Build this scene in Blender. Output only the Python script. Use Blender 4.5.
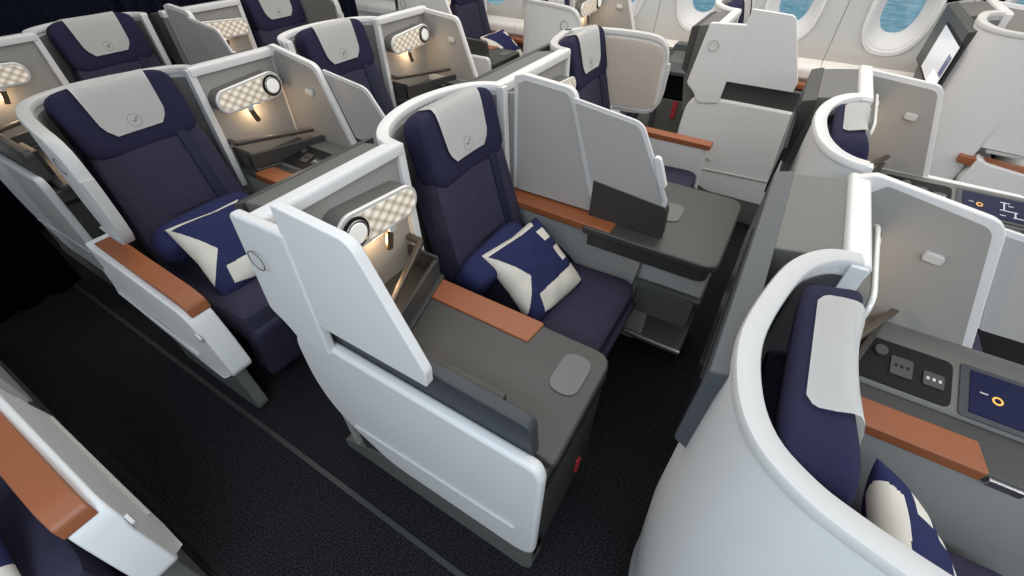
import bpy, bmesh, math, random
from mathutils import Vector, Matrix
random.seed(7)
PI = math.pi
for o in list(bpy.data.objects): bpy.data.objects.remove(o, do_unlink=True)
C = bpy.context.scene.collection
scene = bpy.context.scene

# ------------------------------------------------------------------ camera
CAM_H = 1.65
f_px, hor, vpx, roll = 430.0, -110.0, -456.0, 0.004
th = math.atan((288-hor)/f_px)
up_c = Vector((0, -math.cos(th), -math.sin(th)))            # world up in image coords (x right, y down, z forward)
d = Vector((vpx-512, hor-288, f_px))
Xc = -(d-up_c*(d.dot(up_c))); Xc.normalize()
Yc = up_c.cross(Xc)
Rr = Matrix(((math.cos(roll), -math.sin(roll), 0), (math.sin(roll), math.cos(roll), 0), (0, 0, 1)))
rows = [Rr @ Xc, Rr @ Yc, Rr @ up_c]                       # rows: world axes in image coords
cam_d = bpy.data.cameras.new('camera'); cam = bpy.data.objects.new('camera', cam_d); C.objects.link(cam)
M = Matrix(((rows[0][0], -rows[0][1], -rows[0][2]), (rows[1][0], -rows[1][1], -rows[1][2]), (rows[2][0], -rows[2][1], -rows[2][2])))
cam.matrix_world = Matrix.Translation((0, 0, CAM_H)) @ M.to_4x4()
cam_d.sensor_width = 36.0; cam_d.lens = f_px/1024*36.0
cam_d.clip_start = 0.02; cam_d.clip_end = 3000
scene.camera = cam

# ------------------------------------------------------------------ world and lights
W_ = bpy.data.worlds.new('sky'); scene.world = W_; W_.use_nodes = True
nt = W_.node_tree; bgn = nt.nodes['Background']
bgn.inputs[0].default_value = (0.88, 0.94, 1.0, 1); bgn.inputs[1].default_value = 0.42
def area(name, loc, size, power, col, rot=(0, 0, 0)):
    l = bpy.data.lights.new(name, 'AREA'); l.shape = 'RECTANGLE'; l.size, l.size_y = size; l.energy = power; l.color = col
    o = bpy.data.objects.new(name, l); C.objects.link(o); o.location = loc; o.rotation_euler = rot; return o
area('cabin_light_centre', (-1.0, 1.6, 2.45), (4.5, 1.6), 29, (1.0, 0.93, 0.85))
area('cabin_light_window', (-0.4, 3.3, 2.3), (4.5, 0.7), 36, (1.0, 0.96, 0.91))
area('cabin_light_aisle', (0.7, -0.75, 2.2), (3.0, 0.5), 43, (0.72, 0.87, 1.0), (0, 0, 0))
area('cabin_light_front', (2.2, 1.0, 2.1), (1.0, 2.6), 12, (0.95, 0.96, 1.0), (0, math.radians(50), 0))
scene.view_settings.view_transform = 'Standard'; scene.view_settings.look = 'None'
scene.view_settings.exposure = 0.24; scene.view_settings.gamma = 1.0; scene.view_settings.use_curve_mapping = False

# ------------------------------------------------------------------ materials
def mat(name, col, rough=0.5, metal=0.0, bump=None, var=None, emit=None, spec=0.5):
    m = bpy.data.materials.new(name); m.use_nodes = True; n = m.node_tree.nodes; L = m.node_tree.links
    b = n['Principled BSDF']; b.inputs['Base Color'].default_value = (*col, 1); b.inputs['Roughness'].default_value = rough
    b.inputs['Metallic'].default_value = metal; b.inputs['Specular IOR Level'].default_value = spec
    tc = n.new('ShaderNodeTexCoord')
    if var:
        sc, amt = var; nz = n.new('ShaderNodeTexNoise'); nz.inputs['Scale'].default_value = sc; nz.inputs['Detail'].default_value = 4
        L.new(tc.outputs['Object'], nz.inputs['Vector'])
        mx = n.new('ShaderNodeMix'); mx.data_type = 'RGBA'
        mx.inputs[6].default_value = (*[c*(1-amt) for c in col], 1); mx.inputs[7].default_value = (*[min(1, c*(1+amt)) for c in col], 1)
        L.new(nz.outputs['Fac'], mx.inputs[0]); L.new(mx.outputs[2], b.inputs['Base Color'])
    if bump:
        kind, sc, st = bump
        if kind == 'noise':
            t = n.new('ShaderNodeTexNoise'); t.inputs['Scale'].default_value = sc; out = t.outputs['Fac']
            L.new(tc.outputs['Object'], t.inputs['Vector'])
        else:
            t = n.new('ShaderNodeTexVoronoi'); t.inputs['Scale'].default_value = sc; out = t.outputs['Distance']
            L.new(tc.outputs['Object'], t.inputs['Vector'])
        bp = n.new('ShaderNodeBump'); bp.inputs['Strength'].default_value = st; bp.inputs['Distance'].default_value = 0.002
        L.new(out, bp.inputs['Height']); L.new(bp.outputs['Normal'], b.inputs['Normal'])
    if emit:
        b.inputs['Emission Color'].default_value = (*emit[0], 1); b.inputs['Emission Strength'].default_value = emit[1]
    return m
WHITE = mat('white_plastic', (0.72, 0.71, 0.695), 0.42, bump=('noise', 300, 0.04))
RIM = mat('rim_plastic', (0.54, 0.53, 0.51), 0.45)
GREYW = mat('grey_wall_laminate', (0.33, 0.315, 0.293), 0.5, bump=('noise', 400, 0.05))
DOORG = mat('door_laminate', (0.44, 0.42, 0.40), 0.45)
DGREY = mat('dark_grey_laminate', (0.048, 0.047, 0.043), 0.42, bump=('noise', 500, 0.05))
MGREY = mat('mid_grey_laminate', (0.13, 0.127, 0.115), 0.5)
PADG = mat('coaster_grey', (0.13, 0.13, 0.12), 0.5)
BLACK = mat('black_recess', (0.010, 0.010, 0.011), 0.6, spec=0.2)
NAVY = mat('navy_fabric', (0.042, 0.038, 0.066), 0.9, bump=('voronoi', 420, 0.6), var=(60, 0.25), spec=0.2)
NAVY2 = mat('navy_headrest_fabric', (0.020, 0.019, 0.048), 0.85, bump=('voronoi', 420, 0.5), spec=0.2)
BELT = mat('navy_belt_webbing', (0.004, 0.008, 0.030), 0.7)
BLUE = mat('blue_soft_fabric', (0.026, 0.030, 0.088), 0.95, bump=('noise', 60, 0.5), spec=0.15)
COVER = mat('cream_cover_cloth', (0.80, 0.79, 0.76), 0.9, bump=('noise', 25, 0.6), spec=0.2)
CREAM = mat('cream_pillow_cloth', (0.70, 0.66, 0.58), 0.95, bump=('noise', 30, 0.5), spec=0.1)
LOGO = mat('logo_grey', (0.25, 0.25, 0.25), 0.8)
ORANGE = mat('cognac_leather', (0.29, 0.092, 0.034), 0.45, bump=('noise', 220, 0.15), var=(14, 0.08))
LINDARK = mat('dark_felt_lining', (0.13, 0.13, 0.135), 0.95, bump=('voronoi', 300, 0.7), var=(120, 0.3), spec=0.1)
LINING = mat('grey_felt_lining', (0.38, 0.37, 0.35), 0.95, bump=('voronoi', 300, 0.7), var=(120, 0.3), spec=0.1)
LININGL = mat('light_felt_lining', (0.86, 0.79, 0.71), 0.95, bump=('voronoi', 300, 0.4), var=(90, 0.12), spec=0.1)
LAMPF = mat('satin_lamp_frame', (0.80, 0.78, 0.74), 0.35, 0.3)
METAL = mat('brushed_metal', (0.62, 0.60, 0.57), 0.3, 1.0)
DBAR = mat('dark_bronze_bar', (0.13, 0.11, 0.09), 0.35, 0.6)
BRONZE = mat('bronze_metal', (0.28, 0.21, 0.14), 0.35, 0.9)
SLATEL = mat('slate_monitor_back', (0.075, 0.083, 0.088), 0.5)
SLATE = mat('slate_blue_panel', (0.036, 0.042, 0.047), 0.5)
RED = mat('red_strap', (0.45, 0.03, 0.04), 0.6)
WALLM = mat('sidewall_cream', (0.82, 0.78, 0.73), 0.5, bump=('noise', 300, 0.04))
CURT = mat('curtain_navy', (0.020, 0.024, 0.046), 0.9, bump=('voronoi', 300, 0.5), spec=0.15)
MONG = mat('monitor_glass', (0.008, 0.008, 0.012), 0.25)
LENS = mat('reading_light_lens', (0.8, 0.8, 0.78), 0.25, emit=((1.0, 0.95, 0.85), 0.25))
DISPLAY = mat('display_navy', (0.006, 0.008, 0.035), 0.45, spec=0.15, emit=((0.01, 0.014, 0.07), 0.10))
ICONW = mat('icon_white', (0.4, 0.4, 0.42), 0.5, emit=((0.8, 0.85, 0.9), 0.18))
ICONO = mat('icon_orange', (0.6, 0.3, 0.05), 0.5, emit=((0.9, 0.5, 0.12), 0.5))
SCREENL = mat('screen_light', (0.3, 0.3, 0.3), 0.15, emit=((0.75, 0.75, 0.76), 0.55))
SCREENB = mat('screen_blue', (0.02, 0.03, 0.10), 0.15, emit=((0.03, 0.05, 0.18), 0.5))
SCREENW = mat('screen_white', (0.5, 0.5, 0.5), 0.15, emit=((0.9, 0.9, 0.9), 0.8))

def quilt():
    m = mat('quilted_lamp_diffuser', (0.75, 0.66, 0.55), 0.35); n = m.node_tree.nodes; L = m.node_tree.links; b = n['Principled BSDF']
    tc = n.new('ShaderNodeTexCoord'); mp = n.new('ShaderNodeMapping'); mp.inputs['Rotation'].default_value = (PI/4, 0, 0); mp.inputs['Scale'].default_value = (0, 30, 38)
    L.new(tc.outputs['Object'], mp.inputs['Vector'])
    ch = n.new('ShaderNodeTexVoronoi'); ch.inputs['Scale'].default_value = 1.0; ch.inputs['Randomness'].default_value = 0.0
    L.new(mp.outputs[0], ch.inputs['Vector'])
    rp = n.new('ShaderNodeValToRGB'); rp.color_ramp.elements[0].color = (0.95, 0.86, 0.72, 1); rp.color_ramp.elements[1].color = (0.42, 0.35, 0.27, 1)
    rp.color_ramp.elements[0].position = 0.15; rp.color_ramp.elements[1].position = 0.62
    L.new(ch.outputs['Distance'], rp.inputs[0]); L.new(rp.outputs[0], b.inputs['Base Color']); L.new(rp.outputs[0], b.inputs['Emission Color'])
    b.inputs['Emission Strength'].default_value = 0.22
    bp = n.new('ShaderNodeBump'); bp.inputs['Distance'].default_value = 0.004; bp.inputs['Strength'].default_value = 0.6
    L.new(ch.outputs['Distance'], bp.inputs['Height']); L.new(bp.outputs[0], b.inputs['Normal'])
    return m
QUILT = quilt()

def carpet():
    m = mat('woven_carpet', (0.012, 0.012, 0.014), 0.95, spec=0.15); n = m.node_tree.nodes; L = m.node_tree.links; b = n['Principled BSDF']
    tc = n.new('ShaderNodeTexCoord'); mp = n.new('ShaderNodeMapping'); mp.inputs['Scale'].default_value = (150, 230, 1)
    L.new(tc.outputs['Object'], mp.inputs['Vector'])
    nz = n.new('ShaderNodeTexNoise'); nz.inputs['Scale'].default_value = 1; nz.inputs['Detail'].default_value = 1; L.new(mp.outputs[0], nz.inputs['Vector'])
    rp = n.new('ShaderNodeValToRGB'); rp.color_ramp.elements[0].position = 0.40; rp.color_ramp.elements[1].position = 0.70
    rp.color_ramp.elements[0].color = (0.004, 0.004, 0.005, 1); rp.color_ramp.elements[1].color = (0.029, 0.028, 0.030, 1)
    L.new(nz.outputs['Fac'], rp.inputs[0]); L.new(rp.outputs[0], b.inputs['Base Color'])
    bp = n.new('ShaderNodeBump'); bp.inputs['Strength'].default_value = 0.3; bp.inputs['Distance'].default_value = 0.001
    L.new(nz.outputs['Fac'], bp.inputs['Height']); L.new(bp.outputs[0], b.inputs['Normal'])
    return m
CARPET = carpet()
TRACK = mat('floor_track_strip', (0.03, 0.03, 0.03), 0.5)

def sea_mat():
    m = mat('sea_water', (0.03, 0.25, 0.38), 0.5); n = m.node_tree.nodes; L = m.node_tree.links; b = n['Principled BSDF']
    tc = n.new('ShaderNodeTexCoord'); nz = n.new('ShaderNodeTexNoise'); nz.inputs['Scale'].default_value = 0.10; nz.inputs['Detail'].default_value = 12; nz.inputs['Roughness'].default_value = 0.72; nz.inputs['Distortion'].default_value = 1.2
    L.new(tc.outputs['Object'], nz.inputs['Vector'])
    rp = n.new('ShaderNodeValToRGB'); e = rp.color_ramp.elements; e[0].position = 0.38; e[0].color = (0.13, 0.50, 0.64, 1); e[1].position = 0.66; e[1].color = (0.95, 1.0, 1.0, 1)
    k = rp.color_ramp.elements.new(0.53); k.color = (0.34, 0.78, 0.90, 1)
    L.new(nz.outputs['Fac'], rp.inputs[0]); L.new(rp.outputs[0], b.inputs['Base Color'])
    return m
SEA = sea_mat()
def glass_mat():
    m = bpy.data.materials.new('window_acrylic'); m.use_nodes = True; n = m.node_tree.nodes; L = m.node_tree.links
    n.remove(n['Principled BSDF']); t = n.new('ShaderNodeBsdfTransparent'); g = n.new('ShaderNodeBsdfGlossy'); g.inputs['Roughness'].default_value = 0.05
    t.inputs[0].default_value = (0.93, 0.97, 1, 1); mx = n.new('ShaderNodeMixShader'); mx.inputs[0].default_value = 0.06
    L.new(t.outputs[0], mx.inputs[1]); L.new(g.outputs[0], mx.inputs[2]); L.new(mx.outputs[0], n['Material Output'].inputs[0])
    return m
GLASS = glass_mat()

# ------------------------------------------------------------------ mesh helpers
def link(name, bm, material, parent=None, bevel=0, seg=3, smooth=True, ang=35, mats=None):
    bmesh.ops.recalc_face_normals(bm, faces=bm.faces)
    me = bpy.data.meshes.new(name); bm.to_mesh(me); bm.free()
    for mm in (mats or [material]): me.materials.append(mm)
    o = bpy.data.objects.new(name, me); C.objects.link(o)
    if parent: o.parent = parent
    if bevel:
        md = o.modifiers.new('bevel', 'BEVEL'); md.width = bevel; md.segments = seg; md.limit_method = 'ANGLE'; md.angle_limit = math.radians(40)
        md.harden_normals = False
    if smooth:
        me.polygons.foreach_set('use_smooth', [True]*len(me.polygons))
        if bevel:
            wn = o.modifiers.new('wn', 'WEIGHTED_NORMAL'); wn.keep_sharp = True
        else: me.set_sharp_from_angle(angle=math.radians(ang))
    return o
def prism(poly, d0, d1, axis='b', bm=None, f=lambda a, b, z: (a, b, z)):
    """poly: list of 2-D points; extruded along axis between d0 and d1. axis b: poly=(a,z); z: poly=(a,b); a: poly=(b,z)"""
    bm = bm or bmesh.new()
    def P(p, t):
        if axis == 'b': return f(p[0], t, p[1])
        if axis == 'z': return f(p[0], p[1], t)
        return f(t, p[0], p[1])
    v0 = [bm.verts.new(P(p, d0)) for p in poly]; v1 = [bm.verts.new(P(p, d1)) for p in poly]
    n = len(poly)
    bm.faces.new(v0); bm.faces.new(v1[::-1])
    for i in range(n): bm.faces.new((v0[i], v1[i], v1[(i+1) % n], v0[(i+1) % n]))
    return bm
def rnd(poly, radii, seg=5):
    """round polygon corners; radii scalar or list"""
    n = len(poly); out = []
    if not isinstance(radii, (list, tuple)): radii = [radii]*n
    for i in range(n):
        p = Vector(poly[i]); a = Vector(poly[i-1]); b = Vector(poly[(i+1) % n]); r = radii[i]
        if r <= 0: out.append(tuple(p)); continue
        da = (a-p); db = (b-p); la, lb = da.length, db.length; r = min(r, la*0.49, lb*0.49)
        p0 = p+da/la*r; p1 = p+db/lb*r
        for k in range(seg+1):
            t = k/seg; q = p0*(1-t)**2+p*2*t*(1-t)+p1*t*t; out.append(tuple(q))
    return out
def box(bm, x0, x1, y0, y1, z0, z1, f=lambda a, b, z: (a, b, z)):
    return prism([(x0, z0), (x1, z0), (x1, z1), (x0, z1)], y0, y1, 'b', bm, f)
def loft(bm, rows_, close=False, f=lambda a, b, z: (a, b, z)):
    vs = [[bm.verts.new(f(*p)) for p in r] for r in rows_]
    for i in range(len(vs)-1):
        m = len(vs[i])
        for j in range(m if close else m-1):
            bm.faces.new((vs[i][j], vs[i+1][j], vs[i+1][(j+1) % m], vs[i][(j+1) % m]))
    return vs
def puff(w, d, h, n=14, e=0.35, edge=0.35):
    """soft rounded box centred at origin: superellipsoid-like by spherifying a subdivided cube"""
    bm = bmesh.new(); bmesh.ops.create_cube(bm, size=2); bmesh.ops.subdivide_edges(bm, edges=bm.edges, cuts=n, use_grid_fill=True)
    for v in bm.verts:
        x, y, z = v.co
        r = 0.0
        p = 1/edge*2
        L = (abs(x)**p+abs(y)**p+abs(z)**p)**(1/p)
        v.co = (x/L*w/2*1.0, y/L*d/2, z/L*h/2)
    return bm
def tube(pts, r, n=8, bm=None):
    bm = bm or bmesh.new(); rings = []
    for i, p in enumerate(pts):
        p = Vector(p); t = (Vector(pts[min(i+1, len(pts)-1)])-Vector(pts[max(i-1, 0)])).normalized()
        a = t.cross(Vector((0, 0, 1))); a = a.normalized() if a.length > 1e-4 else Vector((1, 0, 0)); b = t.cross(a)
        rings.append([bm.verts.new(p+a*math.cos(2*PI*k/n)*r+b*math.sin(2*PI*k/n)*r) for k in range(n)])
    for i in range(len(rings)-1):
        for k in range(n): bm.faces.new((rings[i][k], rings[i][(k+1) % n], rings[i+1][(k+1) % n], rings[i+1][k]))
    bm.faces.new(rings[0]); bm.faces.new(rings[-1][::-1]); return bm
def xform(bm, m): bmesh.ops.transform(bm, matrix=m, verts=bm.verts); return bm
def smoothpath(pts, n=6):
    """Catmull-Rom through tuples of any length"""
    out = []
    for i in range(len(pts)-1):
        p0 = pts[max(i-1, 0)]; p1 = pts[i]; p2 = pts[i+1]; p3 = pts[min(i+2, len(pts)-1)]
        for k in range(n):
            t = k/n
            out.append(tuple(0.5*((2*b)+(-a+c)*t+(2*a-5*b+4*c-dd)*t*t+(-a+3*b-3*c+dd)*t**3) for a, b, c, dd in zip(p0, p1, p2, p3)))
    out.append(tuple(pts[-1])); return out
def thing(name, label, cat, loc, group=None):
    o = bpy.data.objects.new(name, None); C.objects.link(o); o.location = loc; o.empty_display_size = 0.1
    o['label'] = label; o['category'] = cat
    if group: o['group'] = group
    return o
def tag(o, label, cat, group=None):
    o['label'] = label; o['category'] = cat
    if group: o['group'] = group
    return o
def struct(o): o['kind'] = 'structure'; return o

# ------------------------------------------------------------------ setting
bm = bmesh.new(); box(bm, -5.2, 2.6, -1.9, 4.3, -0.05, 0.0); struct(link('floor', bm, CARPET, smooth=False))
for i, (y, w) in enumerate(((0.252, 0.018), (-0.15, 0.022), (2.62, 0.018), (2.86, 0.02))):
    bm = bmesh.new(); box(bm, -4.0, 2.4, y-w/2, y+w/2, 0.0, 0.004); struct(link('trim_%d' % (i+1), bm, TRACK if i == 0 else BLACK, smooth=False))

# window side wall built from panels, each with an oval opening
WY = 4.12; PITCH = 0.638; WX0 = -0.80+PITCH; WZ = 1.08
def yw(z):            # slight curve of the fuselage lining
    if z < 0.72: return WY
    return WY+0.03*math.sin(min(1, (z-0.72)/0.4)*PI/2)-0.35*max(0, z-1.25)**1.6
def oval(cx_, cz, rx, rz, y, n=48, e=2.5):
    out = []
    for k in range(n):
        t = 2*PI*k/n; c, s = math.cos(t), math.sin(t)
        out.append((cx_+rx*math.copysign(abs(c)**(2/e), c), y, cz+rz*math.copysign(abs(s)**(2/e), s)))
    return out
def wall_panels():
    bm = bmesh.new(); n = 48
    for k in range(-7, 5):
        cx_ = WX0+PITCH*k; x0, x1 = cx_-PITCH/2+0.0015, cx_+PITCH/2-0.0015; z0, z1 = 0.74, 1.62
        hole = [(p[0], yw(p[2]), p[2]) for p in oval(cx_, WZ, 0.165, 0.245, WY)]
        rect = []
        for p in hole:
            dx, dz = p[0]-cx_, p[2]-WZ
            s = min((PITCH/2-0.0015)/max(abs(dx), 1e-6), ((z1-WZ) if dz > 0 else (WZ-z0))/max(abs(dz), 1e-6))
            q = (cx_+dx*s, WZ+dz*s); rect.append((q[0], yw(q[1]), q[1]))
        for sx in (x0, x1):            # snap the nearest outline point to each corner
            for sz in (z0, z1):
                k_ = min(range(n), key=lambda i: (rect[i][0]-sx)**2+(rect[i][2]-sz)**2); rect[k_] = (sx, yw(sz), sz)
        mid = [[(a[0]*(1-t)+b[0]*t, yw(a[2]*(1-t)+b[2]*t), a[2]*(1-t)+b[2]*t) for a, b in zip(hole, rect)] for t in (0, 0.25, 0.5, 0.75, 1)]
        loft(bm, mid, close=True)
        zz = [1.62, 1.8, 2.0, 2.15]
        loft(bm, [[(x0, yw(z), z), (x1, yw(z), z)] for z in zz])
    bmesh.ops.solidify(bm, geom=bm.faces[:], thickness=-0.012)
    return bm
struct(link('wall_right', wall_panels(), WALLM, ang=50))
bm = bmesh.new(); box(bm, -4.1, 2.6, WY+0.035, WY+0.07, 0.0, 0.80); struct(link('wall_right_lower', bm, WALLM)); bpy.data.objects['wall_right_lower'].name = 'wall_right.001'
# black gaps behind panel seams
bm = bmesh.new()
for k in range(-7, 6):
    x = WX0+PITCH*(k-0.5); zz = [0.72, 0.9, 1.1, 1.25, 1.5, 1.7]
    loft(bm, [[(x-0.003, yw(z)+0.004, z), (x+0.003, yw(z)+0.004, z)] for z in zz])
o = struct(link('trim_5', bm, BLACK))
# ledge (dado) under the panels
prof = rnd([(WY+0.03, 0.745), (WY-0.12, 0.725), (WY-0.14, 0.70), (WY-0.14, 0.645), (WY-0.10, 0.60), (WY-0.10, 0.05), (WY+0.03, 0.05)], [0, 0.02, 0.02, 0.01, 0.01, 0, 0])
bm = bmesh.new()
for k in range(-7, 5):
    x0 = WX0+PITCH*(k-0.5)+0.002; prism(prof, x0, x0+PITCH-0.004, 'a', bm)
struct(link('baseboard_right', bm, WALLM, ang=40))
for i, k in enumerate(range(-3, 4)):
    cx_ = WX0+PITCH*k
    if k == 3: pass
    w = struct(link('window_%d' % (i+1), (lambda b: (loft(b, [oval(cx_, WZ, 0.19, 0.27, WY+0.020), oval(cx_, WZ, 0.185, 0.265, WY+0.008), oval(cx_, WZ, 0.165, 0.245, WY+0.010), oval(cx_, WZ, 0.155, 0.235, WY+0.03), oval(cx_, WZ, 0.150, 0.230, WY+0.03), oval(cx_, WZ+.01, 0.108, 0.162, WY+0.13), oval(cx_, WZ+.01, 0.102, 0.155, WY+0.14)], close=True), b)[1])(bmesh.new()), WHITE, ang=40))
    bmg = bmesh.new(); vs = [bmg.verts.new(p) for p in oval(cx_, WZ+.01, 0.106, 0.160, WY+0.133)]; bmg.faces.new(vs); vs2 = [bmg.verts.new((p[0], p[1]+0.004, p[2])) for p in oval(cx_, WZ+.01, 0.106, 0.160, WY+0.133)]; bmg.faces.new(vs2[::-1])
    for a in range(48): bmg.faces.new((vs[a], vs2[a], vs2[(a+1) % 48], vs[(a+1) % 48]))
    g = link('window_pane', bmg, GLASS, parent=w, smooth=False)
# sea far below the aircraft
bm = bmesh.new(); box(bm, -400, 400, 20, 900, -61, -60); sea = link('sea', bm, SEA, smooth=False); struct(sea)

# curtains
def curtain(x0, y0, y1, z1, amp, per, label, z0=0.0, m=None):
    n = max(8, int((y1-y0)/per*10)); rws = []
    for z in (z0, (z0+z1)/2, z1):
        rws.append([(x0+amp*math.sin((y-y0)/per*2*PI)+0.3*amp*math.sin((y-y0)/per*4.3+z), y, z) for y in [y0+(y1-y0)*k/n for k in range(n+1)]])
    bm = bmesh.new(); loft(bm, rws); bmesh.ops.solidify(bm, geom=bm.faces[:], thickness=0.006)
    return tag(link('curtain', bm, m or CURT, ang=60), label, 'curtain', 'cabin curtains')
curtain(-3.86, 0.30, 1.40, 2.1, 0.006, 0.02, 'dark navy curtain with fine ribs behind the back row, at the top left corner')
curtain(-4.05, 1.45, 3.6, 2.1, 0.03, 0.10, 'dark curtain hanging in deep folds behind the back row, along the top edge')
curtain(-3.05, -0.25, 0.30, 2.1, 0.02, 0.14, 'black curtain hanging in the dark aisle at the far left', m=mat('black_curtain_cloth', (0.005, 0.005, 0.008), 0.95, spec=0.05))

# ------------------------------------------------------------------ suite builder
ZS = 1.12
class Suite:
    def __init__(s, W, yo, sg, bw, bp, kind, who, wing=True, full=True, win=False, seat=True):
        s.W, s.yo, s.sg, s.bw, s.bp, s.kind, s.who, s.wing, s.full, s.win = W, yo, sg, bw, bp, kind, who, wing, full, win
    def f(s, a, b, z): return (a, s.sg*b, z)
    def L(s, name, bm, m, par, **k): 
        return link(name, bm, m, par, **k)
    def P(s, poly, d0, d1, axis='b', bm=None): return prism(poly, d0, d1, axis, bm, s.f)
    def B(s, bm, *a): return box(bm, *a, f=s.f)

def ring_flat(s, c, r0, r1, plane_b, out, n=28):
    """thin ring lying in a plane of constant b"""
    bm = bmesh.new(); rws = []
    for r, o in ((r0, 0), (r0, out), (r1, out), (r1, 0)):
        rws.append([(c[0]+r*math.cos(2*PI*k/n), plane_b+o, c[1]+r*math.sin(2*PI*k/n)) for k in range(n)])
    loft(bm, rws, close=True, f=s.f); return bm

def shell(s):
    ZS = s.who.get('zs', 1.12)
    bw, bp = s.bw, s.bp
    t = thing('suite_shell', s.who['shell'], 'suite shell', (s.W, s.yo, 0), 'grey and white suite shells')
    if s.wing:
        ctl = [(0.0, bw, ZS, .10), (-.045, bw-.012, ZS, .10), (-.09, bw-.07, ZS, .10), (-.12, bw-.17, ZS, .10), (-.142, bw-.31, ZS, .10), (-.130, .155, ZS, .10),
               (-.100, .085, ZS, .10), (-.05, .045, ZS, .10), (.0, .026, ZS, .10), (.055, .012, ZS, .10), (.075, 0, ZS, .74)]
        pts = smoothpath(ctl[:-1], 5)
        wing = [(.08, .007, ZS, .735), (.16, -.004, ZS-.002, .735), (.235, -.012, ZS-.006, .735), (.275, -.014, ZS-.012, .738), (.305, -.015, ZS-.024, .745), (.328, -.015, ZS-.048, .760), (.342, -.015, ZS-.085, .785), (.348, -.015, ZS-.13, .83)]
        pts = pts+wing
    else:
        ctl = [(0.0, bw, ZS, .45), (-.05, bw-.015, ZS, .45), (-.105, bw-.08, ZS, .45), (-.145, bw-.18, ZS, .45), (-.16, bw-.30, ZS, .45), (-.14, .14, ZS, .45), (-.10, .055, ZS, .45), (-.05, .012, ZS, .45), (0, 0, ZS, .45)]
        bs = s.who.get('bs', 1); ctl = [(c[0]*bs, c[1], c[2], c[3]) for c in ctl]
        pts = smoothpath(ctl, 5)
    # normals in plan
    N = len(pts); T = 0.028
    def nrm(i):
        a = Vector(pts[max(i-1, 0)][:2]); b = Vector(pts[min(i+1, N-1)][:2]); d_ = (b-a).normalized(); return Vector((d_.y, -d_.x))   # points outward or inward
    cen = Vector((0.1, bw/2)); rows_out = []
    def outw(i):
        n_ = nrm(i); p = Vector(pts[i][:2])
        if i > N*0.55 and s.wing: ref = Vector((0, -1))
        else: ref = p-cen
        return n_ if n_.dot(ref) > 0 else -n_
    outer = []; inner = []; rim = []
    for i, p in enumerate(pts):
        o_ = outw(i); zt, zb = p[2], p[3]; q = Vector(p[:2])
        e = q+o_*T
        if zb < 0.3:                      # lower part of the outer skin swells outward a little
            outer.append([(e.x+o_.x*k, e.y+o_.y*k, z) for z, k in ((zb, -.05), (.25, -.02), (.5, .0), (.8, .004), (zt-.10, .003), (zt-.012, .0))])
        else:
            outer.append([(e.x+o_.x*k, e.y+o_.y*k, zb+(zt-.012-zb)*u) for u, k in ((0, 0), (.2, 0), (.4, .0), (.6, .0), (.85, .0), (1, .0))])
        inner.append([(q.x, q.y, zb+(zt-.012-zb)*u) for u in (0, .2, .4, .6, .85, 1)])
        rim.append([(e.x+o_.x*.004, e.y+o_.y*.004, zt-.016), (e.x+o_.x*.004, e.y+o_.y*.004, zt-.003), (e.x+o_.x*.001, e.y+o_.y*.001, zt+.0015), (q.x-o_.x*.003, q.y-o_.y*.003, zt+.0015), (q.x-o_.x*.006, q.y-o_.y*.006, zt-.002), (q.x-o_.x*.006, q.y-o_.y*.006, zt-.020), ])
    if s.wing:   # carry rim around the wing's front and bottom edge: close strip
        rimb = []
        q = pts[-1]; ox = Vector((0, -1))
    bm = bmesh.new(); vo = loft(bm, outer, f=s.f)
    vi = loft(bm, [r for r in inner], f=s.f)
    for i in range(N-1):
        bm.faces.new((vo[i][0], vo[i+1][0], vi[i+1][0], vi[i][0])); bm.faces.new((vo[i][-1], vo[i+1][-1], vi[i+1][-1], vi[i][-1]))
    for i in (0, N-1):
        for j in range(5): bm.faces.new((vo[i][j], vo[i][j+1], vi[i][j+1], vi[i][j]))
    s.L('outer_skin', bm, WHITE, t, ang=50)
    bm = bmesh.new(); vr = loft(bm, rim, close=True, f=s.f)
    for r in (vr[0], vr[-1]): bm.faces.new(r)
    if s.wing:
        # front and lower edging of the wing
        path = [(p[0], p[1], p[2]) for p in pts[-1:]]+[(.350, -.015, .95), (.348, -.015, .84), (.340, -.015, .79), (.320, -.015, .755), (.29, -.014, .738), (.2, -.011, .73), (.10, -.004, .73)]
        sec = []
        for k, p in enumerate(path):
            a = Vector(path[max(k-1, 0)]); b = Vector(path[min(k+1, len(path)-1)]); d_ = b-a; nn = Vector((-d_.z, 0, d_.x)); nn = nn.normalized()*0.012 if nn.length > 1e-5 else Vector((0.012, 0, 0))
            if nn.x < 0 and k < 4: nn = -nn
            if k >= 4 and nn.z > 0: nn = -nn
            p = Vector(p)
            sec.append([(p.x, p.y+.006, p.z), (p.x+nn.x, p.y+.004, p.z+nn.z), (p.x+nn.x, p.y-T-.002, p.z+nn.z), (p.x, p.y-T-.004, p.z)])
        v2 = loft(bm, sec, close=True, f=s.f)
        for r in (v2[0], v2[-1]): bm.faces.new(r)
    s.L('rim', bm, RIM if s.wing else WHITE, t, ang=50)
    # inner lining
    lin = []
    for i, p in enumerate(pts):
        o_ = outw(i); q = Vector(p[:2])-o_*.007; zt = p[2]-.035; zb = max(.42, p[3]+.018)
        if i > N-3 and s.wing: continue
        lin.append([(q.x, q.y, zb+(zt-zb)*u) for u in (0, .3, .6, 1)])
    bm = bmesh.new(); loft(bm, lin, f=s.f); bmesh.ops.solidify(bm, geom=bm.faces[:], thickness=0.002)
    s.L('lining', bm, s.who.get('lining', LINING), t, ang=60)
    if s.wing:
        s.L('emblem', ring_flat(s, (.235, 1.01), .026, .028, -.012-T, -.002), MGREY, t)
    # cross wall beside the bay, with its rail
    bm = bmesh.new(); b1 = bp+.012
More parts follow.
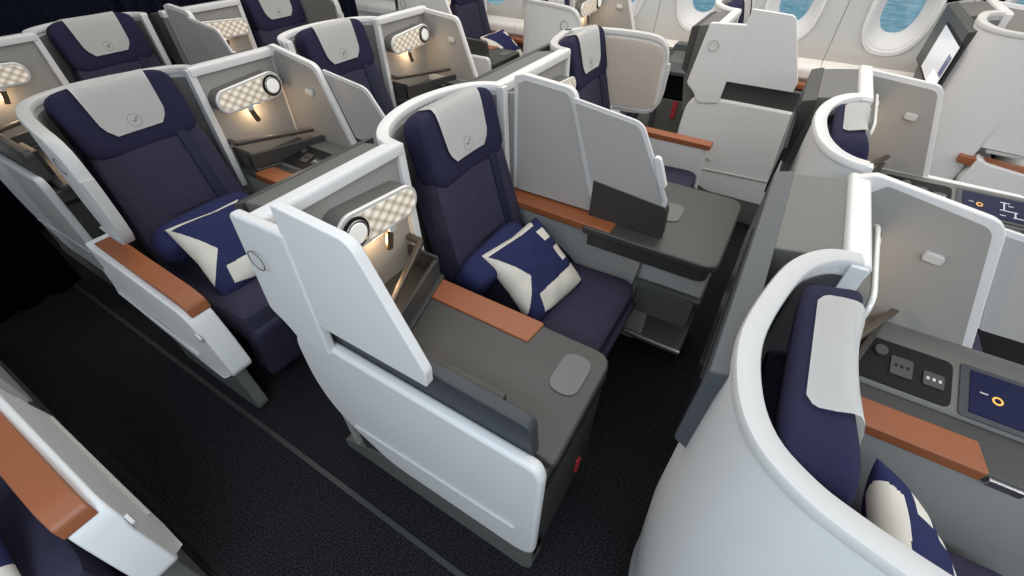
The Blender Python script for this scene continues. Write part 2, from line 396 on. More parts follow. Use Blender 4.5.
    s.B(bm, -.022, 0, bw+.004, b1, .10, ZS-.03)
    s.L('cross_wall', bm, GREYW, t, bevel=.002)
    bm = bmesh.new(); s.P([(-.03, ZS-.035), (.016, ZS-.035), (.018, ZS-.01), (.012, ZS), (-.026, ZS), (-.032, ZS-.01)], bw-.006, b1+.004, 'b', bm)
    s.L('rail', bm, WHITE, t, bevel=.004)
    s.L('post', s.P([(-.02, .60), (.028, .60), (.012, ZS-.006), (-.02, ZS-.006)], bw-.014, bw+.014), WHITE, t, bevel=.003)
    if not s.wing: s.L('post', s.P([(-.02, .60), (.028, .60), (.012, ZS-.004), (-.02, ZS-.004)], -.022, .010), WHITE, t, bevel=.003)
    # privacy panel on the console side
    gap = True
    if gap:
        th_ = .012
        fixed = rnd([(-.062, ZS+.004), (.13, ZS+.012), (.105, .72), (-.02, .70), (-.05, .76), (-.105, .80)], [.015, 0, 0, .04, .04, .02])
        if s.who.get('outer'):
            bm = s.P(fixed, bp-.004, bp+.024); s.L('pillar', bm, WHITE, t, bevel=.008)
            s.L('emblem', ring_flat(s, (-.01, ZS-.105), .026, .028, bp+.034, .002), MGREY, t)
            door = rnd([(.125, ZS+.082), (.335, ZS+.072), (.462, .895), (.457, .845), (.10, .845)], [.004, .03, .01, 0, 0])
            bm = s.P(door, bp-.004, bp+.020); s.L('door_panel', bm, WHITE, t, bevel=.003)
            bm = s.P(rnd([(.0, ZS-.03), (.30, ZS-.02), (.44, .90), (.44, .85), (.0, .85)], [0, .05, 0, 0, 0]), bp-.010, bp-.005); s.L('panel_lining', bm, GREYW, t)
        else:
            dz = 0 if s.kind == 'B' else -.06
            a0 = .055 if s.kind == 'B' else -.02
            fx = rnd([(a0, ZS-.002+(.035 if s.kind == 'B' else 0)), (a0+.04, ZS+.045+dz/2), (.300, ZS+.028+dz), (.45, .70), (a0, .70)], [0, .01, .035, 0, 0])
            if s.who.get('aisle') or s.win: fx = rnd([(-.02, ZS-.005), (.27, ZS-.03), (.42, .70), (-.02, .70)], [0, .035, 0, 0])
            elif s.kind == 'B': s.L('panel_root', s.P([(-.02, ZS-.04), (.06, ZS-.03), (.06, .68), (-.02, .68)], bp-.008, bp+.008), GREYW, t)
            bm = s.P(fx, bp-.012, bp+.012)
            s.L('panel_frame', bm, WHITE, t, bevel=.004)
            a1 = a0+.02 if s.kind == 'B' else .02
            inn = rnd([(a1, ZS-.02+(.03 if s.kind == 'B' else dz/3)), (a1+.03, ZS+.026+dz/2), (.282, ZS+.010+dz), (.427, .70), (a1, .70)], [0, .01, .025, 0, 0])
            if s.who.get('aisle') or s.win: inn = rnd([(.0, ZS-.025), (.258, ZS-.05), (.40, .70), (.0, .70)], [0, .025, 0, 0])
            bm = s.P(inn, bp-.0155, bp-.011); s.L('panel_lining', bm, GREYW, t)
            bm = s.P(inn, bp+.011, bp+.0155); s.L('panel_lining', bm, DOORG, t)
            if not s.who.get('aisle') and not s.win:
                dr = rnd([(.30, ZS+.005+dz), (.56, ZS-.03+dz), (.70, .84), (.70, .78), (.42, .78)], [.01, .032, 0, 0, 0])
                bm = s.P(dr, bp+.017, bp+.027); fr = s.L('sliding_door', bm, WHITE, t, bevel=.002)
                di = rnd([(.312, ZS-.010+dz), (.550, ZS-.042+dz), (.686, .84), (.686, .78), (.43, .78)], [.01, .024, 0, 0, 0])
                bm = s.P(di, bp+.0145, bp+.0295); s.L('door_face', bm, DOORG, fr)
                if s.kind == 'B':
                    bm = s.P(rnd([(.618, .99), (.643, .99), (.688, .89), (.663, .88)], .012), bp+.012, bp+.034); s.L('door_pull', bm, WHITE, fr, bevel=.003)
        # coat hook
        bm = bmesh.new(); s.P(rnd([(.20, .955), (.245, .95), (.245, .975), (.20, .98)], .01), bp-.028, bp-.012, 'b', bm); s.L('coat_hook', bm, RIM, t, bevel=.003)
    # lamp on the cross wall
    lc = s.who.get('lc', (bw+bp)/2-.015); hw = s.who.get('lw', (bp-bw)/2-.055); ang = 0.05
    if s.who.get('lamp', True):
        def caps(hw_, r, n=16):
            out = []
            for k in range(n+1):
                t_ = -PI/2+PI*k/n; out.append((hw_-.0+r*math.cos(t_), r*math.sin(t_)))
            for k in range(n+1):
                t_ = PI/2+PI*k/n; out.append((-hw_+r*.88*math.cos(t_), r*.88*math.sin(t_)))
            return [(x*math.cos(ang)-y*math.sin(ang)+lc, x*math.sin(ang)+y*math.cos(ang)+.985) for x, y in out]
        h2 = max(.035, hw-.028)
        bm = s.P(caps(h2, .052), 0, .058, 'a'); lp = s.L('lamp_housing', bm, MGREY, t, bevel=.003)
        bm = s.P(caps(h2, .057), .058, .070, 'a'); s.L('lamp_frame', bm, LAMPF, lp, bevel=.005)
        bm = s.P(caps(h2, .044), .068, .0715, 'a'); s.L('lamp_diffuser', bm, QUILT, lp)
        cx_, cz = lc+h2*math.cos(ang), .985+h2*math.sin(ang)
        for nm, r, a0, a1, mm in (('light_bezel', .045, .070, .076, BLACK), ('light_ring', .037, .074, .080, METAL), ('light_lens', .030, .078, .083, LENS)):
            s.L(nm, s.P([(cx_+r*math.cos(2*PI*k/28), cz+r*math.sin(2*PI*k/28)) for k in range(28)], a0, a1, 'a'), mm, lp, bevel=.002)
        bm = bmesh.new(); s.P(rnd([(lc-.035, .92), (lc-.012, .93), (lc+.004, .865), (lc-.018, .86)], .006), .055, .066, 'a', bm); hk = s.L('headset_hook', bm, BRONZE, t, bevel=.003)
        s.L('hook_button', s.P([(lc-.026+.013*math.cos(2*PI*k/20), .932+.013*math.sin(2*PI*k/20)) for k in range(20)], .064, .074, 'a'), RIM, hk, bevel=.002)
        pl = bpy.data.lights.new('reading_lamp_glow', 'POINT'); pl.energy = .55; pl.color = (1.0, .70, .42); pl.shadow_soft_size = .02
        po = bpy.data.objects.new('reading_lamp_glow', pl); C.objects.link(po); po.parent = t; po.location = (.050, s.sg*(lc+.005), .895)
    # storage pocket and its bar
    z0 = .70; b0, b1 = bw+.03, bp-.02
    bm = bmesh.new(); s.P([(0, b0), (.14, b0), (.25, b1), (0, b1)], .66, .70, 'z', bm)
    s.P([(.11, b0), (.125, b0), (.235, b1), (.22, b1)], .70, .765, 'z', bm); s.P([(.0, b0), (.125, b0), (.125, b0+.012), (.0, b0+.012)], .70, .775, 'z', bm)
    s.L('storage_pocket', bm, DGREY, t, bevel=.003)
    bm = bmesh.new(); s.P([(.045, b0-.005), (.066, b0-.005), (.23, b1-.04), (.21, b1-.04)], .795, .815, 'z', bm); s.P([(.0, b0-.012), (.06, b0-.012), (.06, b0+.01), (0, b0+.01)], .795, .815, 'z', bm)
    s.L('pocket_bar', bm, s.who.get('bar', DBAR), t, bevel=.005)
    # monitor housing behind the cross wall: sloped top, screen faces the row behind
    bm = bmesh.new(); b2 = bw+.01; sd = .85 if s.who.get('outer') else 1; b3 = bp-(.05 if s.who.get('outer') else .006)
    s.P([(-.024, .60), (-.024, ZS-.012), (-.10*sd, ZS-.022), (-.165*sd, ZS-.032), (-.165*sd, .80), (-.12*sd, .62)], b2, b3, 'b', bm)
    s.L('monitor_housing', bm, MGREY, t, bevel=.004)
    bm = bmesh.new(); s.P([(-.150*sd, ZS-.026), (-.195*sd, ZS-.040), (-.195*sd, .86), (-.16*sd, .84)], .185 if s.wing else b2-.04, b3+.012, 'b', bm)
    mf = s.L('monitor_back', bm, SLATEL if s.who.get('slate') else DGREY, t, bevel=.004)
    sb0, sb1 = s.who.get('scrb', (.20, bw+.16))
    bm = bmesh.new(); s.P([(-.190*sd, ZS-.085), (-.190*sd, .87), (-.1975*sd, .87), (-.1975*sd, ZS-.085)], sb0, sb1, 'b', bm); mf2 = s.L('monitor_screen', bm, BLACK, t)
    bm = bmesh.new(); s.P([(-.190*sd, ZS-.10), (-.190*sd, .885), (-.199*sd, .885), (-.199*sd, ZS-.10)], sb0+.015, sb1-.015, 'b', bm); s.L('screen_image', bm, s.who.get('scr', MONG), mf2)
    if s.who.get('scr') == SCREENL:
        bm = bmesh.new(); s.P([(-.195*sd, .95), (-.195*sd, .895), (-.200*sd, .895), (-.200*sd, .95)], sb0+.03, sb0+.25, 'b', bm); s.L('screen_caption', bm, SCREENW, mf2)
        bm = bmesh.new(); s.P([(-.195*sd, 1.05), (-.195*sd, .96), (-.200*sd, .96), (-.200*sd, 1.05)], sb0+.03, sb0+.12, 'b', bm); s.L('screen_picture', bm, SCREENB, mf2)
    return t

def seat(s):
    ao = s.who.get('ao', 0); ps = s.who.get('ps', .11)
    bw = s.bw; cb = s.who.get('cb', bw/2-.012); hw = min(.188, bw/2-.035)
    t = thing('airline_seat', s.who['seat'], 'seat', (s.W, s.yo, 0), 'navy business class seats')
    rec = .255                       # recline of the backrest
    def place(bm, a, b, z, tilt=rec):
        m = Matrix.Translation((a, s.sg*b, z)) @ Matrix.Rotation(-tilt, 4, 'Y'); return xform(bm, m)
    # local frame for backs: x forward, y lateral, z up the back
    bm = puff(.12, 2*hw+.06, .60, 10, edge=.16)
    for v in bm.verts:
        if v.co.x > 0: v.co.x += .012*(v.co.y/(hw))**2
        if v.co.x > 0 and abs(v.co.z-.0) < .02: v.co.x -= .004
        v.co.y *= 1-.08*(v.co.z/.30)
    br = s.L('backrest', place(bm, .040, cb, .655), NAVY, t)
    for z in (-.02,):
        b_ = bmesh.new(); box(b_, -.002, .002, -hw+.05, hw-.06, -.0015, .0015); s.L('seam', place(b_, .040+.061*math.cos(rec)-z*math.sin(rec), cb, .655+z*math.cos(rec)+.061*math.sin(rec)), BLACK, br)
    bm = puff(.085, 2*hw+.03, .25, 12, edge=.36)
    for v in bm.verts:
        if v.co.x > 0: v.co.x += .022*(v.co.y/hw)**2
    hr = s.L('headrest', place(bm, -.030, cb, 1.015), NAVY2, t)
    # cloth cover over the headrest top: front flap with rounded lower corners, folding over the top
    bm = bmesh.new(); rws = []; pp = 2/.36; prof = []
    for k in range(15):
        t_ = math.radians(112-k*(112+26)/14); cc, sn = math.cos(t_), math.sin(t_); Ls = (abs(cc)**pp+abs(sn)**pp)**(1/pp)
        prof.append((.0425*cc/Ls+.0050*(1 if cc > 0 else .2), .125*sn/Ls+.004))
    for k, (x, z) in enumerate(prof):
        u = k/(len(prof)-1); w = .132-.024*u
        if k == len(prof)-1: w -= .028
        if k == len(prof)-2: w -= .008
        if k == 0: w -= .022
        if k == 1: w -= .006
        rws.append([(x+.003+(.022*(w*q/hw)**2 if x > 0.004 else 0), w*q, z) for q in (-1, -.9, -.6, -.3, 0, .3, .6, .9, 1)])
    loft(bm, rws); bmesh.ops.solidify(bm, geom=bm.faces[:], thickness=-.003)
    cv = s.L('headrest_cover', place(bm, -.030, cb, 1.015), COVER, t, ang=60)
    # airline crane in a ring, printed on the cover
    bm = bmesh.new(); n = 24; X = .0505
    rr = [[(X+o, r*math.cos(2*PI*k/n), -.022+r*math.sin(2*PI*k/n)) for k in range(n)] for r, o in ((.0215, 0), (.0215, .0008), (.0232, .0008), (.0232, 0))]
    loft(bm, rr, close=True)
    def pg(pts): prism([(p[0], p[1]-.022) for p in pts], X, X+.0008, 'a', bm)
    pg([(-.016, .004), (-.006, -.003), (.004, -.006), (.002, -.001), (-.006, .001)])
    pg([(-.002, -.005), (.006, -.004), (.010, .006), (.018, .013), (.006, .009), (.001, .001)])
    pg([(-.008, -.010), (-.002, -.005), (.002, -.004), (-.002, -.008)])
    s.L('crane_logo', place(bm, -.030, cb, 1.015), LOGO, cv, smooth=False)
    # shoulder belt, always on the window side
    sb = .125
    bm = bmesh.new(); box(bm, .058, .069, sb-.021, sb+.021, -.26, .262)
    s.L('shoulder_belt', place(bm, .042, cb, .655), BELT, t, bevel=.002)
    # cushion
    bm = puff(.56, 2*hw+.10, .17, 12, edge=.16)
    for v in bm.verts: v.co.z += .012*(v.co.x/.28)-.05*max(0, v.co.x/.28-.8)
    xform(bm, Matrix.Translation((.385, s.sg*cb, .385)))
    s.L('seat_cushion', bm, NAVY, t)
    bm = puff(.10, 2*hw+.09, .34, 10, edge=.18); xform(bm, Matrix.Translation((.60, s.sg*cb, .235)) @ Matrix.Rotation(math.radians(14), 4, 'Y'))
    s.L('leg_rest', bm, NAVY, t)
    bm = bmesh.new(); s.B(bm, .0, .55, cb-hw+.02, cb+hw-.02, .0, .30); s.L('seat_base', bm, BLACK, t, bevel=.01)
    if s.who.get('winarm'):
        bm = s.P(rnd([(.02, .10), (.66, .10), (.66, .585), (.02, .60)], .01), -.035, .005); s.L('arm_panel', bm, PADG, t, bevel=.004)
        bm = s.P(rnd([(.02, .60), (.66, .585), (.66, .62), (.02, .635)], .008), -.045, .035); s.L('armrest_pad', bm, ORANGE, t, bevel=.008)
    # aisle or partition armrest
    if s.wing:
        body = rnd([(.05, .20), (.085, .70), (.12, .615), (.66, .615), (.68, .20)], [.02, .02, .02, .03, .02]) if s.who.get('shortarm') else rnd([(.07, .58), (.085, .70), (.12, .68), (.66, .615), (.71, .45), (.73, .335), (.705, .305), (.56, .345), (.30, .40), (.10, .45)], [.02, .02, .02, .06, .05, .02, .02, .05, .05, .03])
        bm = s.P(body, ao-.075, ao+.012)
        for v in bm.verts:                                    # outer face swells below the pad, nose narrows
            if abs(v.co.y-s.sg*(ao-.075)) < 1e-4:
                v.co.y += s.sg*(-.016 if v.co.z < .55 else .004)
                if v.co.x > .69: v.co.y += s.sg*.026
        s.L('arm_body', bm, WHITE, t, bevel=.020, seg=5)
        bm = s.P(rnd([(.10, .0), (.60, .0), (.66, .05), (.62, .33), (.10, .42)] if s.who.get('shortarm') else [(.10, .0), (.64, .0), (.67, .04), (.63, .33), (.10, .42)], [0, .03, .06, .02, 0]), ao-.045, ao+.0); s.L('arm_skirt', bm, s.who.get('skirt', PADG), t, bevel=.006)
        if s.who.get('shortarm'): pp_ = rnd([(ps, .612), (.685, .612), (.685, .64), (ps, .645)], [.006, .008, .012, .006])
        else: pp_ = rnd([(ps, .655), (.665, .590), (.655, .630), (.60, .650), (ps, .69)], [.006, .008, .012, .02, .006])
        bm = bmesh.new(); s.P(pp_, ao-.052, ao+.016, 'b', bm); s.L('armrest_pad', bm, ORANGE, t, bevel=.013, seg=4)
        bm = bmesh.new(); s.P([(.12, .470), (.60, .395), (.60, .403), (.12, .478)], ao-.094, ao-.085, 'b', bm); s.L('arm_trim', bm, RIM, t, bevel=.002)
        bm = bmesh.new(); s.P(rnd([(.675, .545), (.700, .53), (.692, .505), (.667, .52)], .004), ao-.078, ao-.070, 'b', bm); s.L('arm_latch', bm, RIM, t)
    return t

def console(s):
    bw, bp = s.bw, s.bp
    t = thing('side_console', s.who['console'], 'side console', (s.W, s.yo, 0), 'side consoles with grey worktops')
    b0 = s.who.get('cb0', bw+.015); bo = bp-.012 if not s.who.get('aisle') else bp-.06
    aisle = s.who.get('aisle'); zt = .685
    # body under the worktop
    ext = .75 if aisle or s.win else .74
    bm = bmesh.new(); s.P(rnd([(.03, .06), (.71, .06), (.745, .10), (.745, zt-.02), (.03, zt-.02)], [0, .03, .02, 0, 0]), b0+.012, (bp+.01) if aisle else bp-.014, 'b', bm)
    s.L('body', bm, DGREY if aisle else GREYW, t, bevel=.008)
    bm = bmesh.new(); s.B(bm, .06, .70, b0+.03, bp-.03, 0, .065); s.L('plinth', bm, BLACK, t)
    top_end = .755 if (aisle or s.win) else .94
    wt = rnd([(.03, b0), (top_end, b0), (top_end, bo+.02 if aisle else bo), (.03, bo+.02 if aisle else bo)], [0, .06, .02 if aisle else .05, 0])
    if not aisle and s.kind == 'B':      # centre table reaches over to the neighbour's side
        wt = rnd([(.03, b0), (top_end, b0), (top_end, bp+.11), (.43, bp+.11), (.43, bo), (.03, bo)], [0, .07, .05, .0, 0, 0], 7)
    bm = s.P(wt, zt-.032, zt, 'z'); s.L('worktop', bm, DGREY, t, bevel=.008)
    if not aisle and s.kind == 'B':
        s.L('table_apron', s.P(rnd([(.45, b0+.015), (top_end-.02, b0+.015), (top_end-.02, bp+.095), (.45, bp+.095)], [0, .06, .05, 0]), zt-.09, zt-.03, 'z'), DGREY, t, bevel=.006)
    # leather pad at the seat side edge
    lb = .085; pe = s.who.get('pe', .53)
    bm = bmesh.new(); s.P(rnd([(.14, b0-.006), (pe, b0-.006), (pe-.01, b0+lb), (.14, b0+lb)], [0, .012, .0, 0]), zt-.028, zt+.006, 'z', bm); s.L('leather_pad', bm, ORANGE, t, bevel=.005)
    # oval coaster
    cx_, cb = (.675, b0+.12) if not (s.kind == 'B' and not aisle) else (.70, b0+.25)
    bm = s.P(rnd([(cx_-.042, cb-.07), (cx_+.042, cb-.07), (cx_+.042, cb+.07), (cx_-.042, cb+.07)], .041, 8), zt, zt+.004, 'z'); s.L('coaster_inlay', bm, PADG, t, bevel=.0015)
    if aisle:
        # white aisle side panel with rounded top lip
        pan = rnd([(-.03, .745), (-.075, .68), (-.085, .50), (-.06, .37), (.01, .27), (.18, .155), (.70, .155), (.748, .19), (.752, .70), (.735, .738)], [.03, .05, .08, .08, .06, .06, .03, .04, .03, .02])
        bm = s.P(pan, bp-.018, bp+.016); s.L('side_panel', bm, WHITE, t, bevel=.014, seg=5)
        bm = s.P([(.05, .300), (.685, .328), (.685, .336), (.05, .310)], bp+.014, bp+.023); s.L('side_trim', bm, METAL if 0 else RIM, t, bevel=.0025)
        bm = s.P(rnd([(-.10, .0), (.72, .0), (.745, .04), (.745, .22), (.12, .17), (-.05, .085), (-.10, .05)], [.0, .03, .02, 0, .02, .03, .01]), bp-.055, bp+.012); s.L('foot_base', bm, s.who.get('foot', PADG), t, bevel=.006)
        # raised grey screen ledge behind the door
        if s.kind == 'B':
            led = rnd([(.02, .70), (.71, .70), (.70, .835), (.02, .845)], [.0, .015, .025, 0])
            bm = s.P(led, bp-.050, bp-.016); s.L('raised_ledge', bm, s.who.get('ledge', DGREY), t, bevel=.005)
            bm = s.P([(.44, bp-.085), (.60, bp-.085), (.60, bp-.062), (.44, bp-.062)], zt, .80, 'z'); s.L('ledge_step', bm, DGREY, t, bevel=.003)
        bm = bmesh.new(); s.P([(.747, .60), (.752, .60), (.752, .615), (.747, .615)], b0+.02, bp-.02, 'b', bm); s.L('end_groove', bm, BLACK, t)
        # red pull tab
        bm = bmesh.new(); s.P(rnd([(b0+.11, .19), (b0+.135, .20), (b0+.13, .27), (b0+.105, .26)], .004), .745, .753, 'a', bm); s.L('pull_tab', bm, RED, t)
    elif s.kind == 'B':
        # centre divider ledge (screen stub) and neighbour's tapered leather armrest
        led = rnd([(.42, .685), (.72, .685), (.71, .815), (.42, .845)], [0, .02, .02, 0])
        bm = s.P(led, bp-.006, bp+.012+.02); s.L('raised_ledge', bm, DGREY, t, bevel=.004)
        bm = s.P([(.03, bp-.005), (.03, bp+.085), (.54, bp+.10), (.54, bp-.005)], .655, .690, 'z'); s.L('leather_armrest', bm, ORANGE, t, bevel=.007)
        bm = s.P(rnd([(.0, .10), (.62, .10), (.68, .655), (.0, .655)], [0, .03, 0, 0]), bp-.012, bp+.03); s.L('inner_panel', bm, DOORG, t, bevel=.004)
        # curved dark kick insert
        bm = s.P([(.12, .12)]+[(.12+.40*math.sin(k/10*PI/2), .12+.42*math.cos(k/10*PI/2)) for k in range(11)], bp+.030, bp+.034); s.L('kick_insert', bm, SLATE, t)
        # open storage below the table front
        bm = bmesh.new(); s.B(bm, .66, .93, bp-.30, bp-.28, .10, .60); s.B(bm, .66, .93, bp-.30, bp+.01, .42, .435); s.B(bm, .66, .93, bp-.30, bp+.01, .10, .115); s.L('storage_cubby', bm, MGREY, t, bevel=.003)
        bm = bmesh.new(); s.B(bm, .665, .925, bp-.28, bp-.01, .436, .60); s.L('cubby_back', bm, RIM, t, bevel=.01)
        bm = bmesh.new(); s.B(bm, .67, .91, bp-.05, bp+.0, .26, .41); s.L('cubby_flap', bm, MGREY, t, bevel=.004)
        bm = tube([s.f(.67, bp+.012, .125), s.f(.93, bp+.012, .125)], .007); s.L('cubby_rail', bm, METAL, t)
    if s.who.get('cubby'):
        bm = bmesh.new(); y0 = b0-.06; s.B(bm, .76, 1.10, y0, bp, .665, .69); s.B(bm, .76, 1.10, y0, bp, .02, .22); s.B(bm, 1.07, 1.10, y0, bp, .22, .665); s.B(bm, .76, .79, y0, bp, .22, .665); s.B(bm, .76, 1.10, bp-.02, bp, .22, .665)
        s.L('cubby_frame', bm, SLATEL, t, bevel=.003)
        bm = bmesh.new(); s.B(bm, .79, 1.07, y0+.02, y0+.03, .24, .49); fl = s.L('cubby_flap', bm, PADG, t, bevel=.004)
        bm = bmesh.new(); s.B(bm, .91, .945, y0+.012, y0+.02, .36, .49); s.L('red_strap', bm, RED, fl, bevel=.002)
        bm = bmesh.new(); s.B(bm, .79, 1.07, y0+.15, y0+.16, .22, .665); s.L('cubby_back', bm, BLACK, t)
        bm = s.P(rnd([(.72, .69), (.95, .69), (.93, .78), (.74, .78)], .01), bp-.10, bp); s.L('raised_box', bm, SLATEL, t, bevel=.004)
    if s.kind == 'A':
        # type A console: power outlets and control screen on a sloping ridge beside the partition
        z = zt; sh = s.who.get('ridge', (0, 0)); bq = bp+sh[1]-(.0 if sh[1] <= 0 else 0)
        lo, hi = bq-.25, bq-.10
        ext = min(bq, bp-.014)
        bm = s.P([(lo, z), (lo+.008, z+.012), (hi, z+.05), (bp-.014, z+.05), (bp-.014, z)], .12, .95+sh[0], 'a'); s.L('control_ridge', bm, MGREY, t, bevel=.004)
        sl = .038/(hi-lo-.008)
        def Q(poly, h0, h1, bm=None):
            bm = bm or bmesh.new(); return prism(poly, h0, h1, 'z', bm, lambda a, b, h: (a, s.sg*b, z+.012+(b-lo-.008)*sl+h))
        A = sh[0]
        s.L('outlet_panel', Q(rnd([(.13+A, lo+.012), (.385+A, lo+.012), (.385+A, hi-.006), (.15+A, hi-.006)], .02), .0, .003), BLACK, t)
        for q, (x, y, w, h) in enumerate(((.275, .075, .05, .055), (.345, .070, .045, .040))):
            x += A; y = lo+y
            so = s.L('power_outlet' if q == 0 else 'usb_outlet', Q(rnd([(x-w/2, y-h/2), (x+w/2, y-h/2), (x+w/2, y+h/2), (x-w/2, y+h/2)], .005), .003, .008), DGREY, t, bevel=.001)
            bm = bmesh.new()
            for i in (-1, 0, 1): Q([(x+i*.013-.003, y-.004), (x+i*.013+.003, y-.004), (x+i*.013+.003, y+.004), (x+i*.013-.003, y+.004)], .008, .0088, bm)
            s.L('socket_holes', bm, BLACK if q == 0 else ICONW, so)
        s.L('headphone_jack', Q([(.225+A+.016*math.cos(2*PI*k/20), lo+.105+.016*math.sin(2*PI*k/20)) for k in range(20)], .003, .012), DGREY, t, bevel=.002)
        x0, x1 = .42+A, .72+A; y0, y1 = lo+.02, hi-.01
        s.L('display_surround', Q(rnd([(x0-.02, lo+.006), (x1+.03, lo+.006), (x1+.03, hi+.004), (x0-.02, hi+.004)], .01), .0, .004), SLATE, t, bevel=.0015)
        ds = s.L('control_display', Q([(x0, y0), (x1, y0), (x1, y1), (x0, y1)], .004, .006), DISPLAY, t)
        bm = bmesh.new()
        def bar(x, y, w, h):
            if h < .0065: h *= .7
            elif w < .0085: w *= .7
            Q([(x0+x, y0+y), (x0+x+w, y0+y), (x0+x+w, y0+y+h), (x0+x, y0+y+h)], .006, .0066, bm)
        for q in ((.12, .092, .03, .006), (.13, .05, .007, .045), (.12, .048, .055, .006), (.165, .02, .007, .032), (.16, .018, .035, .006), (.12, .02, .018, .005), (.145, .078, .016, .005), (.02, .062, .016, .004), (.215, .028, .014, .004), (.215, .055, .014, .004), (.215, .082, .014, .004)): bar(*q)
        s.L('white_icons', bm, ICONW, ds, smooth=False)
        n = 16
        for (x, y) in ((.055, .055), (.255, .03), (.255, .058), (.255, .086)):
            bm = bmesh.new()
            for r0, r1 in ((.0070, .0112),):
                loft(bm, [[(x0+x+r*math.cos(2*PI*k/n), y0+y+r*math.sin(2*PI*k/n), h) for k in range(n)] for r, h in ((r0, .006), (r0, .0068), (r1, .0068), (r1, .006))], close=True, f=lambda a, b, h: (a, s.sg*b, z+.012+(b-lo-.008)*sl+h))
            s.L('orange_icon', bm, ICONO, ds, smooth=False)
        bm = bmesh.new(); s.P(rnd([(pe+.005, zt-.03), (pe+.07, zt-.03), (pe+.07, zt-.008), (pe+.005, zt-.008)], .004), b0-.008, b0+.004, 'b', bm); s.L('pad_latch', bm, METAL, t, bevel=.002)
    return t

# pillow with bold navy and cream blocks
POLY = [ [(0, 0), (.05, .0), (.06, .80), (0, .86)],
         [(.0, 0), (.84, 0), (.50, .27)],
         [(.72, .22), (.70, 1.0), (.95, 1.0), (1.0, .50), (.93, .18)],
         [(.14, .74), (.29, .74), (.29, .88), (.14, .88)],
         [(.40, .80), (.60, .80), (.60, .94), (.40, .94)] ]
def inpoly(x, y, P):
    c = False; j = len(P)-1
    for i in range(len(P)):
        if (P[i][1] > y) != (P[j][1] > y) and x < (P[j][0]-P[i][0])*(y-P[i][1])/(P[j][1]-P[i][1])+P[i][0]: c = not c
        j = i
    return c
def pillow(label, loc, rot, size=.36, flip=False):
    n = 150; bm = bmesh.new(); H = .058; S = size/2; grid = {}
    for side in (1, -1):
        for i in range(n+1):
            for j in range(n+1):
                edge = i in (0, n) or j in (0, n)
                if side == -1 and edge: grid[(side, i, j)] = grid[(1, i, j)]; continue
                u, v = i/n*2-1, j/n*2-1
                k = ((1-u**4)*(1-v**4)); h = H*k**.55
                pin = 1-.07*(1-abs(u*v))*(max(abs(u), abs(v))**3)      # edges pulled in, corners stay out
                wr = .003*math.sin(9*u+3*v)*math.sin(7*v-2*u)*k
                grid[(side, i, j)] = bm.verts.new((u*S*pin, v*S*pin, side*h+wr))
    for side in (1, -1):
        for i in range(n):
            for j in range(n):
                q = [grid[(side, i, j)], grid[(side, i+1, j)], grid[(side, i+1, j+1)], grid[(side, i, j+1)]]
                fc = bm.faces.new(q if side == 1 else q[::-1])
                x, y = (i+.5)/n, (j+.5)/n
                if flip: x = 1-x
                fc.material_index = 1 if any(inpoly(x, y, P) for P in POLY) else 0
    o = link('throw_pillow', bm, None, ang=80, mats=[BLUE, CREAM]); o.location = loc; o.rotation_euler = rot
    return tag(o, label, 'pillow', 'navy and cream pillows')
def bolster(label, loc, length, rz):
    bm = puff(.13, length, .15, 10, edge=.45)
    o = link('bolster_cushion', bm, BLUE, ang=80); o.location = loc; o.rotation_euler = (0, .5, rz)
    return tag(o, label, 'cushion', 'plain navy bolster cushions')

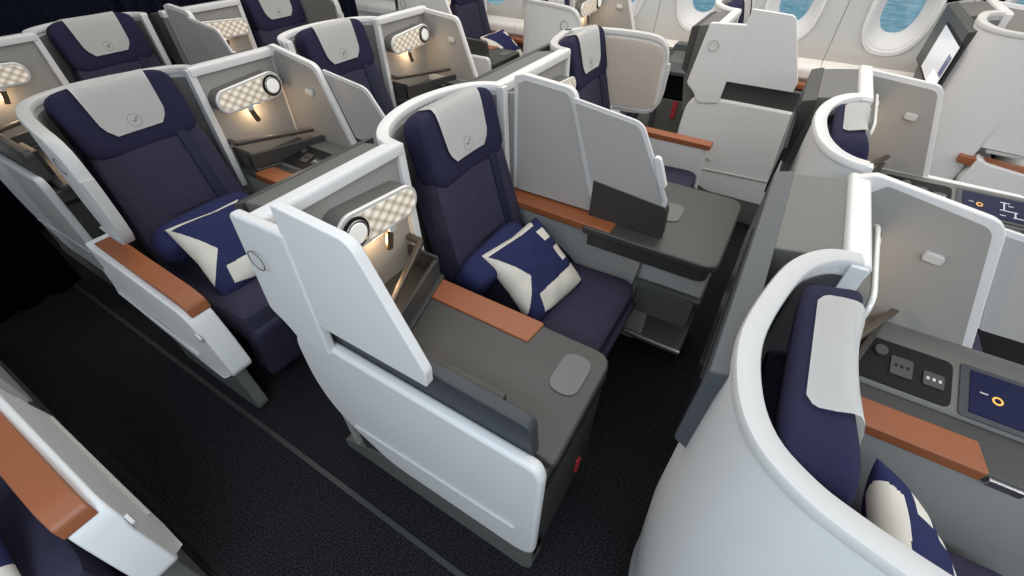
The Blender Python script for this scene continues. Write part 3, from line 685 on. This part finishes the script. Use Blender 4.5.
# ------------------------------------------------------------------ the suites
def S(W, yo, sg, bw, bp, kind, wing, win, who): return Suite(W, yo, sg, bw, bp, kind, who, wing=wing, win=win)
suites = {
 'S1': S(-.90, 1.41, -1, .565, 1.02, 'B', False, False, dict(outer=True, cb0=.61, cb=.262, lc=.735, lw=.125, aisle=True, ledge=SLATE,
    shell='white and grey suite shell with tall white door panel, in the middle of the photo', seat='navy seat with cream headrest cover in the centre of the photo, pillow on it',
    console='large white console with dark grey top and oval inlay, centre foreground on the aisle')),
 'S5': S(-.92, 2.47, -1, .47, 1.02, 'B', True, False, dict(shortarm=True, cb0=.60, lining=LININGL,
    shell='white suite shell with large beige felt wing, behind the centre table', seat='navy seat half hidden by the centre partition, inside the beige felt wing',
    console='dark grey centre table with rounded corner, grey screen stub and cognac armrest')),
 'S2': S(-2.09, .37, 1, .55, .93, 'A', True, False, dict(cb=.278, ao=-.03, 
    shell='curved pale shell wrapping the wide navy seat at left, lamp beside it', seat='navy seat with wide cream headrest cover at left, cognac armrest on the aisle',
    console='grey side console with storage pocket right of the left aisle seat')),
 'S3': S(-2.11, 1.42, 1, .58, .98, 'A', False, False, dict(aisle=True,
    shell='white and grey suite shell around the seat at top centre, lamp at its right', seat='navy seat at top centre behind the left sliding door',
    console='dark grey console with pocket bar right of the seat at top centre')),
 'S4': S(-3.33, 1.36, -1, .52, .99, 'B', False, False, dict(outer=True, lc=.80, lw=.14, aisle=True,
    shell='back row suite shell at the upper left corner, quilted lamp at its left', seat='navy seat with cream headrest cover in the back row at upper left',
    console='curved white console at the far left edge on the dark aisle')),
 'S6': S(-3.31, 2.44, -1, .50, .97, 'B', True, False, dict(shortarm=True, cb0=.60,
    shell='back row suite shell cut by the top edge, quilted lamp near its folding door', seat='navy seat in the back row cut by the top edge of the photo',
    console='dark centre table of the back row between its two seats')),
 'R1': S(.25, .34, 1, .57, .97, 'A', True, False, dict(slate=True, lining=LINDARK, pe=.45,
    shell='huge white curved shell filling the lower right foreground', seat='navy seat inside the large white shell at lower right, seen from behind',
    console='console with long cognac pad, outlets and control screen at the right edge')),
 'R2': S(.26, 1.41, 1, .58, 1.0, 'A', False, False, dict(aisle=True, ridge=(.10, .04), bs=.75,
    shell='small white curved shell at right behind the largest shell, grey door with hook', seat='navy headrest with cream cover in the small curved shell at right',
    console='dark console with power outlet and lit navy control screen at upper right')),
 'WA': S(.84, 2.93, 1, .58, 1.02, 'A', True, True, dict(ps=.02, lamp=True, scr=SCREENL, zs=1.20, scrb=(.14, .74),
    shell='tall white curved shell with a lit monitor at the upper right corner', seat='navy seat seen through the gap under the white wing at the right edge',
    console='low console under the windows at the far right edge')),
 'WB': S(-.42, 3.93, -1, .56, 1.03, 'B', False, False, dict(winarm=True, outer=True, aisle=True,
    shell='white suite shell by the windows with blank door panel, upper right of centre', seat='seat by the window whose headrest touches the top edge, right of centre',
    console='long white console with dark stripe across the far aisle, by the windows')),
 'WC': S(-1.60, 2.93, 1, .58, 1.02, 'A', True, True, dict(cubby=True, 
    shell='pale grey shell with round emblem at the top edge, beyond the centre seats', seat='window side seat hidden behind the pale panel at the top edge',
    console='slate grey footwell console under the first window, beyond the felt wing')),
 'WD': S(-2.70, 3.93, -1, .56, 1.03, 'B', False, False, dict(winarm=True, outer=True, aisle=True, ledge=DGREY,
    shell='suite shell farthest back on the window side at the top edge', seat='bright blue-navy seat by the window at the top edge, left of the pale panel',
    console='small dark console with oval inlay beyond the aisle at the top edge')),
 'LA': S(-1.67, -.225, -1, .58, 1.02, 'A', True, True, dict(
    shell='suite shell outside the left edge around the lower left seat', seat='navy seat at the lower left corner with broad cognac armrest',
    console='console at the left wall beside the lower left seat')),
 'LB': S(-2.80, -1.19, 1, .56, 1.0, 'B', False, False, dict(aisle=True,
    shell='x', seat='x', console='grey-white console end at the left edge above the cognac armrest')),
}
def make(key, sh=True, se=True, co=True):
    s = suites[key]
    if sh: shell(s)
    if se: seat(s)
    if co: console(s)
for k in ('S1', 'S5', 'S2', 'S3', 'S4', 'S6', 'R1', 'R2', 'WA', 'WB', 'WC', 'WD'): make(k)
make('LA', sh=False, co=False)
make('LB', sh=False, se=False)

# seat front cheek at left of lower left seat is the same arm; pillows and bolsters
pillow('navy and cream pillow on the seat in the centre of the photo', (-.580, 1.13, .572), (math.radians(0), math.radians(40), math.radians(-8)), .33)
bolster('navy bolster behind the pillow on the centre seat', (-.735, 1.08, .60), .38, 0)
pillow('navy and cream pillow on the wide seat at left', (-1.71, .63, .572), (0, math.radians(40), math.radians(-6)), .34)
bolster('navy bolster behind the pillow on the left aisle seat', (-1.885, .63, .60), .42, 0)
pillow('navy and cream pillow inside the large white shell at lower right', (.60, .64, .585), (0, math.radians(48), math.radians(4)))
pillow('cream and navy pillow at the lower left corner', (-1.20, -.475, .56), (0, math.radians(22), math.radians(-14)), .33)
pillow('small navy and cream pillow on the window seat at the top edge', (-2.28, 3.62, .60), (0, math.radians(40), 0))
bolster('navy bolster on the window seat at the top edge', (-2.45, 3.62, .60), .40, 0)
pillow('navy and cream pillow under the white wing at the right edge', (1.12, 3.22, .64), (0, math.radians(48), 0), .36, True)
